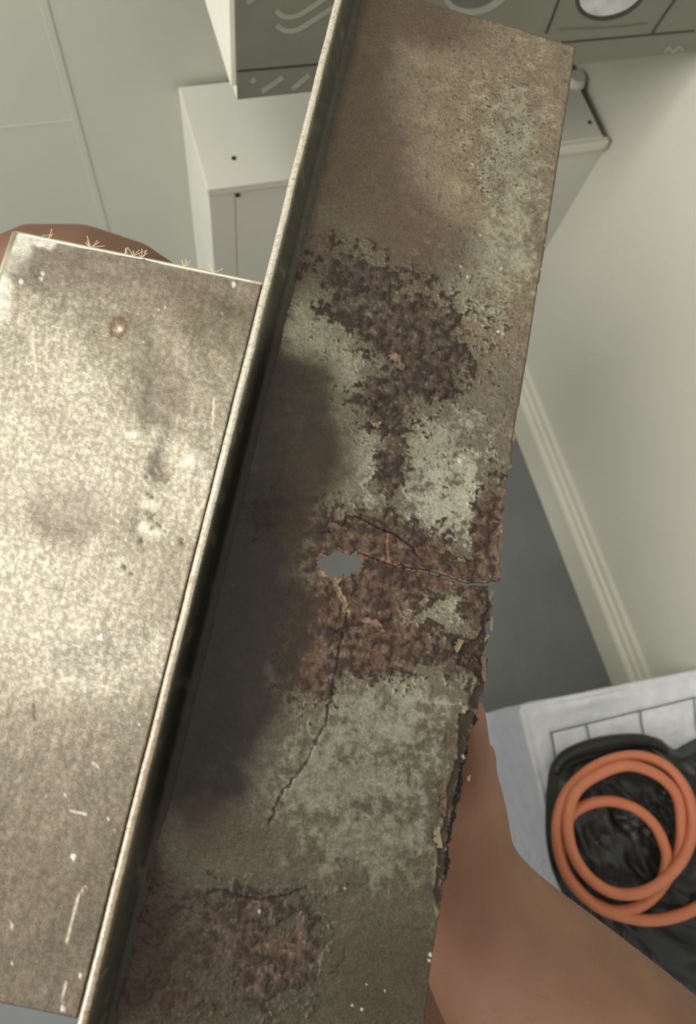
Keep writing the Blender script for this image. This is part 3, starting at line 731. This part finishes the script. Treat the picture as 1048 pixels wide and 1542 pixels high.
border = [(0, i) for i in range(nq)] + [(j, nq - 1) for j in range(1, mq)] + [(mq - 1, i) for i in range(nq - 2, -1, -1)] + [(j, 0) for j in range(mq - 2, 0, -1)]
cen = qA + q1 * QL / 2 + q2 * QW / 2
prev = [int(I[b]) for b in border]
quilt = empty('quilted_fleece_pad', (float(cen[0]), float(cen[1]), 0))
kids = [mesh_obj('quilted_top', V, F, m_quilt, smooth=True)]
SV = []; SF = []; NB = len(border); zs = [0, .006, .03, .06, .09, .12, 1]
rows = 9
for r in range(rows):
    f = r / (rows - 1)
    for bi, b in enumerate(border):
        p = top[b].copy(); out = p[:2] - cen[:2]
        s_, t_ = SS[b], TT[b]
        nx = (-1 if s_ < 1e-6 else (1 if s_ > QL - 1e-6 else 0)); ny = (-1 if t_ < 1e-6 else (1 if t_ > QW - 1e-6 else 0))
        nn = nx * q1 + ny * q2; nn = nn / (np.linalg.norm(nn) + 1e-9)
        bul = .005 * math.sin(math.pi * min(1, f * 1.1)) + .003 * perlin(np.array([bi * .08]), np.array([f * 3.0]), 7)[0] - .004 * f
        if nx > 0: bul = 0
        z = (ZQ + hz[b]) * (1 - f) + 0.001 * f
        SV.append(tuple(np.array([p[0], p[1], z]) + nn * bul * (f > 0)))
for r in range(rows - 1):
    for b in range(NB): SF.append((r * NB + b, r * NB + (b + 1) % NB, (r + 1) * NB + (b + 1) % NB, (r + 1) * NB + b))
sd = mesh_obj('side_panel', SV, SF, m_quilt_side, smooth=True); sd['label'] = 'bluish white fleece side'; kids.append(sd)
rimpts = [top[b] + np.array([0, 0, .0005]) for b in border[::2]]
kids.append(tube('piped_rim', rimpts + rimpts[:1], .0036, m_quilt, sides=8))
for sg in seams:
    pts = []
    for (a0, b0) in zip(sg[:-1], sg[1:]):
        for t in np.linspace(0, 1, 12):
            s_ = a0[0] + (b0[0] - a0[0]) * t; t_ = a0[1] + (b0[1] - a0[1]) * t
            if s_ > QL - .003 or t_ > QW - .003: continue
            zz = ZQ - .0035 + float(fbm(np.array([s_ * 1000]), np.array([t_ * 1000]), 40, 4, 201)[0]) * .0025
            p = qA + s_ * q1 + t_ * q2; p[2] = zz + .0030; pts.append(p)
    if len(pts) > 2: kids.append(tube('seam', pts, .0009, m_seam, sides=6))
reparent(quilt, kids)
tag(quilt, 'pale grey quilted fleece pad with stitched squares on the grey floor, under the black bag', 'pad')

# ------------------------------------------------------------------ black bag
m_bag = mat('black_plastic', (38, 39, 39), .34, vary=.25, scale=40, bump=.3, bscale=90)
bag_out = [(822, 1275), (820, 1215), (826, 1160), (840, 1138), (880, 1124), (930, 1112), (985, 1110), (1012, 1128), (1030, 1120), (1060, 1112), (1120, 1150), (1160, 1300), (1140, 1480), (1060, 1520), (960, 1480), (880, 1400), (838, 1330)]
bo = np.array([onz(x, y, ZQ + .003)[:2] for x, y in catmull(bag_out, 4, True)])
bo[:, 0] = np.minimum(bo[:, 0], WX - .008)
bc = bo.mean(0); rings = 46; nb = len(bo); V = []; F = []
def bagh(p):
    x, y = np.array([p[0] * 1000]), np.array([p[1] * 1000])
    return float((1 - abs(fbm(x * .9 + y * .3, y * .5, 26, 4, 301)))[0] * .017 + fbm(x, y, 12, 3, 302)[0] * .003 - .004)
for k in range(rings + 1):
    f = 1 - k / rings
    for b in bo:
        p = bc + (b - bc) * f
        dome = .020 * (1 - f ** 5)
        V.append((p[0], p[1], ZQ + .006 + dome + bagh(p) * sm(1.0, .85, np.array(f)) * (1 if f > .0 else 1)))
for k in range(rings):
    for i in range(nb): F.append((k * nb + i, k * nb + (i + 1) % nb, (k + 1) * nb + (i + 1) % nb, (k + 1) * nb + i))
N0 = len(V)
for b in bo: V.append((b[0], b[1], ZQ + .0055))
for i in range(nb): F.append((i, (i + 1) % nb, N0 + (i + 1) % nb, N0 + i))
F.append(tuple(N0 + i for i in range(nb)))
bag = mesh_obj('black_bag', V, F, m_bag, smooth=True)
tag(bag, 'crumpled black plastic bag lying on the pale pad, under the orange hose', 'bag')
bagtop = lambda x, y: ZQ + .020 + .008
# folded black edge band at the top of the bag
eb = [onz(x, y, ZQ + .032) for x, y in ((836, 1165), (848, 1142), (885, 1126), (930, 1117), (975, 1116), (1003, 1130))]
bnd = tube('rolled_edge', catmull(eb, 6), .008, m_bag, sides=12, rfun=lambda t: .55 + .5 * math.sin(math.pi * t)); bnd.parent = bag

# ------------------------------------------------------------------ orange hose
m_hose = mat('orange_hose', (216, 132, 96), .45, vary=.05, scale=60)
hp_ = [(1120, 1335, 0), (1060, 1362, 0), (1030, 1376, 0), (995, 1385, 0), (955, 1384, 0), (905, 1368, 0), (868, 1336, 0), (845, 1296, 0), (839, 1240, .002), (856, 1190, .004), (900, 1152, .006), (955, 1138, .008), (1002, 1153, .009), (1034, 1192, .010),
       (1044, 1240, .011), (1031, 1288, .012), (1000, 1325, .013), (962, 1345, .013), (920, 1343, .012), (884, 1318, .011), (862, 1282, .010), (855, 1236, .010), (868, 1192, .014), (902, 1166, .018), (945, 1153, .019), (988, 1166, .016), (1018, 1196, .008), (1026, 1240, .004), (1022, 1285, .001),
       (1000, 1330, -.001), (968, 1362, -.001), (925, 1372, 0.0), (880, 1350, -.003), (850, 1310, -.004), (844, 1262, -.003), (862, 1226, .000), (890, 1210, .003), (924, 1207, .004), (959, 1219, .004), (987, 1245, .004), (1003, 1283, .002), (998, 1322, .008), (984, 1352, -.002), (960, 1378, -.008)]
hp_ = hp_[:-3] + [(1002, 1310, .001), (994, 1334, -.004)]
pts = [onz(x, y, ZQ + .048 + z) for x, y, z in hp_]
hose = tube('orange_hose', catmull(pts, 8), .0056, m_hose, sides=16)
tag(hose, 'coiled orange rubber hose lying on the black bag', 'hose')

# ------------------------------------------------------------------ person
m_skin = bpy.data.materials.new('tanned_skin'); m_skin.use_nodes = True
nt = m_skin.node_tree; b = nt.nodes['Principled BSDF']
tc = nt.nodes.new('ShaderNodeTexCoord'); nz = nt.nodes.new('ShaderNodeTexNoise'); nz.inputs['Scale'].default_value = 16; nz.inputs['Detail'].default_value = 6
nt.links.new(tc.outputs['Object'], nz.inputs['Vector'])
rp_ = nt.nodes.new('ShaderNodeValToRGB'); rp_.color_ramp.elements[0].position = .3; rp_.color_ramp.elements[1].position = .7
rp_.color_ramp.elements[0].color = lin((116, 82, 64)) + (1,); rp_.color_ramp.elements[1].color = lin((142, 104, 84)) + (1,)
nt.links.new(nz.outputs['Fac'], rp_.inputs['Fac']); nt.links.new(rp_.outputs['Color'], b.inputs['Base Color'])
b.inputs['Roughness'].default_value = .6
b.inputs['Subsurface Weight'].default_value = .08; b.inputs['Subsurface Radius'].default_value = (.01, .004, .002); b.inputs['Subsurface Scale'].default_value = .4
n2 = nt.nodes.new('ShaderNodeTexNoise'); n2.inputs['Scale'].default_value = 260; nt.links.new(tc.outputs['Object'], n2.inputs['Vector'])
bp = nt.nodes.new('ShaderNodeBump'); bp.inputs['Strength'].default_value = .15; bp.inputs['Distance'].default_value = .001
nt.links.new(n2.outputs['Fac'], bp.inputs['Height']); nt.links.new(bp.outputs['Normal'], b.inputs['Normal'])

def skin_mesh(name, nodes, edges, root, m, sub=2, vox=0):
    me = bpy.data.meshes.new(name); keys = list(nodes)
    me.from_pydata([tuple(nodes[k][0]) for k in keys], [(keys.index(a), keys.index(b)) for a, b in edges], [])
    o = bpy.data.objects.new(name, me); COL.objects.link(o)
    md = o.modifiers.new('skin', 'SKIN'); md.use_smooth_shade = True
    for i, k in enumerate(keys):
        r = nodes[k][1]; r = (r, r) if not isinstance(r, tuple) else r
        me.skin_vertices[0].data[i].radius = r; me.skin_vertices[0].data[i].use_root = (k == root)
    sb = o.modifiers.new('sub', 'SUBSURF'); sb.levels = sub; sb.render_levels = sub
    if vox:
        rm = o.modifiers.new('vox', 'REMESH'); rm.mode = 'VOXEL'; rm.voxel_size = vox; rm.use_smooth_shade = True
        sg = o.modifiers.new('smooth', 'SMOOTH'); sg.factor = .5; sg.iterations = 5
    dg = bpy.context.evaluated_depsgraph_get(); ev = o.evaluated_get(dg)
    nm = bpy.data.meshes.new_from_object(ev); bpy.data.objects.remove(o)
    nm.name = name
    for p in nm.polygons: p.use_smooth = True
    nm.materials.clear()
    return link(name, nm, m)

N = {}; E = []
def chain(*items):
    prev_ = None
    for it in items:
        if isinstance(it, str): k = it
        else: k = it[0]; N[k] = (np.array(it[1], float), it[2])
        if prev_: E.append((prev_, k))
        prev_ = k
chain(('pelvis', (0, -.16, .31), .11), ('waist', (0, -.24, .45), .105), ('chest', (0, -.34, .66), .125), ('upper_chest', (0, -.39, .77), .10), ('neck', (0, -.40, .86), .05), ('neck2', (0, -.395, .91), .05), ('skull', (0, -.37, .98), .075), ('crown', (0, -.375, 1.06), .065))
chain('upper_chest', ('r_sh', (.16, -.40, .79), .055), ('r_arm', (.20, -.36, .69), .048), ('r_elbow', PW(1260, 1850, .33), .045), ('fa0', PW(1120, 1765, .325), .052), ('fa1', PW(975, 1640, .33), .052),
      ('fa2', PW(842, 1538, .335), .0535), ('fa3', PW(755, 1435, .345), .046), ('wrist', PW(682, 1320, .345), (.036, .030)), ('palm0', PW(657, 1215, .33), (.030, .020)), ('palm1', PW(636, 1120, .305), (.030, .015)), ('palm2', PW(624, 1060, .282), (.027, .012)))
chain('upper_chest', ('l_sh', (-.16, -.40, .79), .055), ('l_arm', (-.20, -.36, .66), .045), ('l_elbow', (-.25, -.26, .56), .04), ('l_fore', (-.30, -.20, .68), .036), ('l_wrist', (-.29, -.17, .80), .026), ('l_hand', (-.27, -.15, .88), (.034, .018)))
chain('pelvis', ('l_hip', (-.09, -.15, .32), .088), ('l_thigh', (-.085, .03, .41), .082), ('l_thigh2', (-.074, .17, .49), .080), ('l_knee', PW(118, 440, .440), .112), ('l_shin', (-.065, .315, .40), .060), ('l_shin2', (-.065, .335, .22), .045),
      ('l_ankle', (-.065, .35, .09), .034), ('l_foot', (-.065, .38, .035), .032), ('l_toe', (-.065, .47, .022), .022))
chain('pelvis', ('r_hip', (.08, -.19, .30), .085), ('r_thigh', (.15, -.38, .31), .078), ('r_knee', (.21, -.57, .34), .060), ('r_shin', (.23, -.62, .20), .05), ('r_ankle', (.24, -.66, .08), .034), ('r_foot', (.25, -.62, .035), .032), ('r_toe', (.26, -.54, .022), .022))
# five separate fingers closing behind the rusted strip
nWw = M.T @ nW; dCw = M.T @ dC; dAw = M.T @ dA
def behind(x, y, gap): return (to_world(webpt(x, y, -.0014 - gap).reshape(1, 3))[0])
for i, (bx, by, tx, ty, r) in enumerate(((575, 1085, 440, 1030, .0085), (600, 1060, 440, 985, .009), (630, 1040, 470, 935, .0088), (655, 1030, 520, 895, .0078))):
    k = 'f%d' % i; a0 = behind(bx, by, .016); a3 = behind(tx, ty, r + .0005)
    chain('palm2', (k + 'a', a0, r * 1.12), (k + 'b', a0 * .6 + a3 * .4 - nWw * .008, r * 1.02), (k + 'c', a0 * .25 + a3 * .75 - nWw * .004, r * .94), (k + 'd', a3, r * .8))
chain('palm0', ('tha', PW(688, 1180, .312), .017), ('thb', PW(696, 1110, .288), .0125), ('thc', PW(690, 1050, .272), .0100))
body = skin_mesh('person', N, E, 'pelvis', m_skin, 2, .0034)
tag(body, 'person with a bare tanned forearm and raised knee, holding the rusted strip from below', 'person')
# dark shorts around hips and left thigh
m_short = mat('dark_slate_shorts', (52, 58, 62), .9, vary=.1, scale=120, bump=.4, bscale=500)
SN = {}; keepN, keepE = N, E
N, E = {}, []
chain(('pelvis', (0, -.165, .31), .125), ('waist', (0, -.225, .42), .118))
chain('pelvis', ('l_hip', (-.09, -.15, .32), .101), ('l_thigh', (-.087, .0, .395), .096), ('hem', (-.084, .07, .432), .092))
chain('pelvis', ('r_hip', (.08, -.19, .30), .098), ('r_thigh', (.14, -.34, .308), .091))
shorts = skin_mesh('shorts', N, E, 'pelvis', m_short, 2)
shorts.parent = body
# fine hairs on the forearm
m_hair = mat('arm_hair', (150, 120, 92), .5)
fa = [keepN[k] for k in ('wrist', 'fa3', 'fa2', 'fa1', 'fa0')]
toward = CAM
hv, hf = [], []
hr = random.Random(9)
for k in range(420):
    t = hr.uniform(0, 3.999); i = int(t); fr = t - i
    c0 = fa[i][0] * (1 - fr) + fa[i + 1][0] * fr
    r0 = [f[1][0] if isinstance(f[1], tuple) else f[1] for f in fa]; rad = r0[i] * (1 - fr) + r0[i + 1] * fr
    ax = fa[i + 1][0] - fa[i][0]; ax /= np.linalg.norm(ax)
    v = CAM - c0; v -= ax * np.dot(v, ax); v /= np.linalg.norm(v); sdir = np.cross(ax, v)
    an = hr.uniform(-1.7, 1.7); d = v * math.cos(an) + sdir * math.sin(an)
    p0 = c0 + d * rad * .86; g_ = (d * .75 - ax * hr.uniform(.2, .9) + sdir * hr.uniform(-.3, .3)); g_ /= np.linalg.norm(g_); ln = hr.uniform(.004, .009); r = .00007
    i0 = len(hv)
    for s in (0, 1):
        q = p0 + g_ * ln * s
        hv += [q + sdir * r, q + v * r, q - sdir * r]
    for s in range(3): hf.append((i0 + s, i0 + (s + 1) % 3, i0 + 3 + (s + 1) % 3, i0 + 3 + s))
hair = mesh_obj('arm_hair', hv, hf, m_hair); hair['kind'] = 'stuff'; hair.parent = body
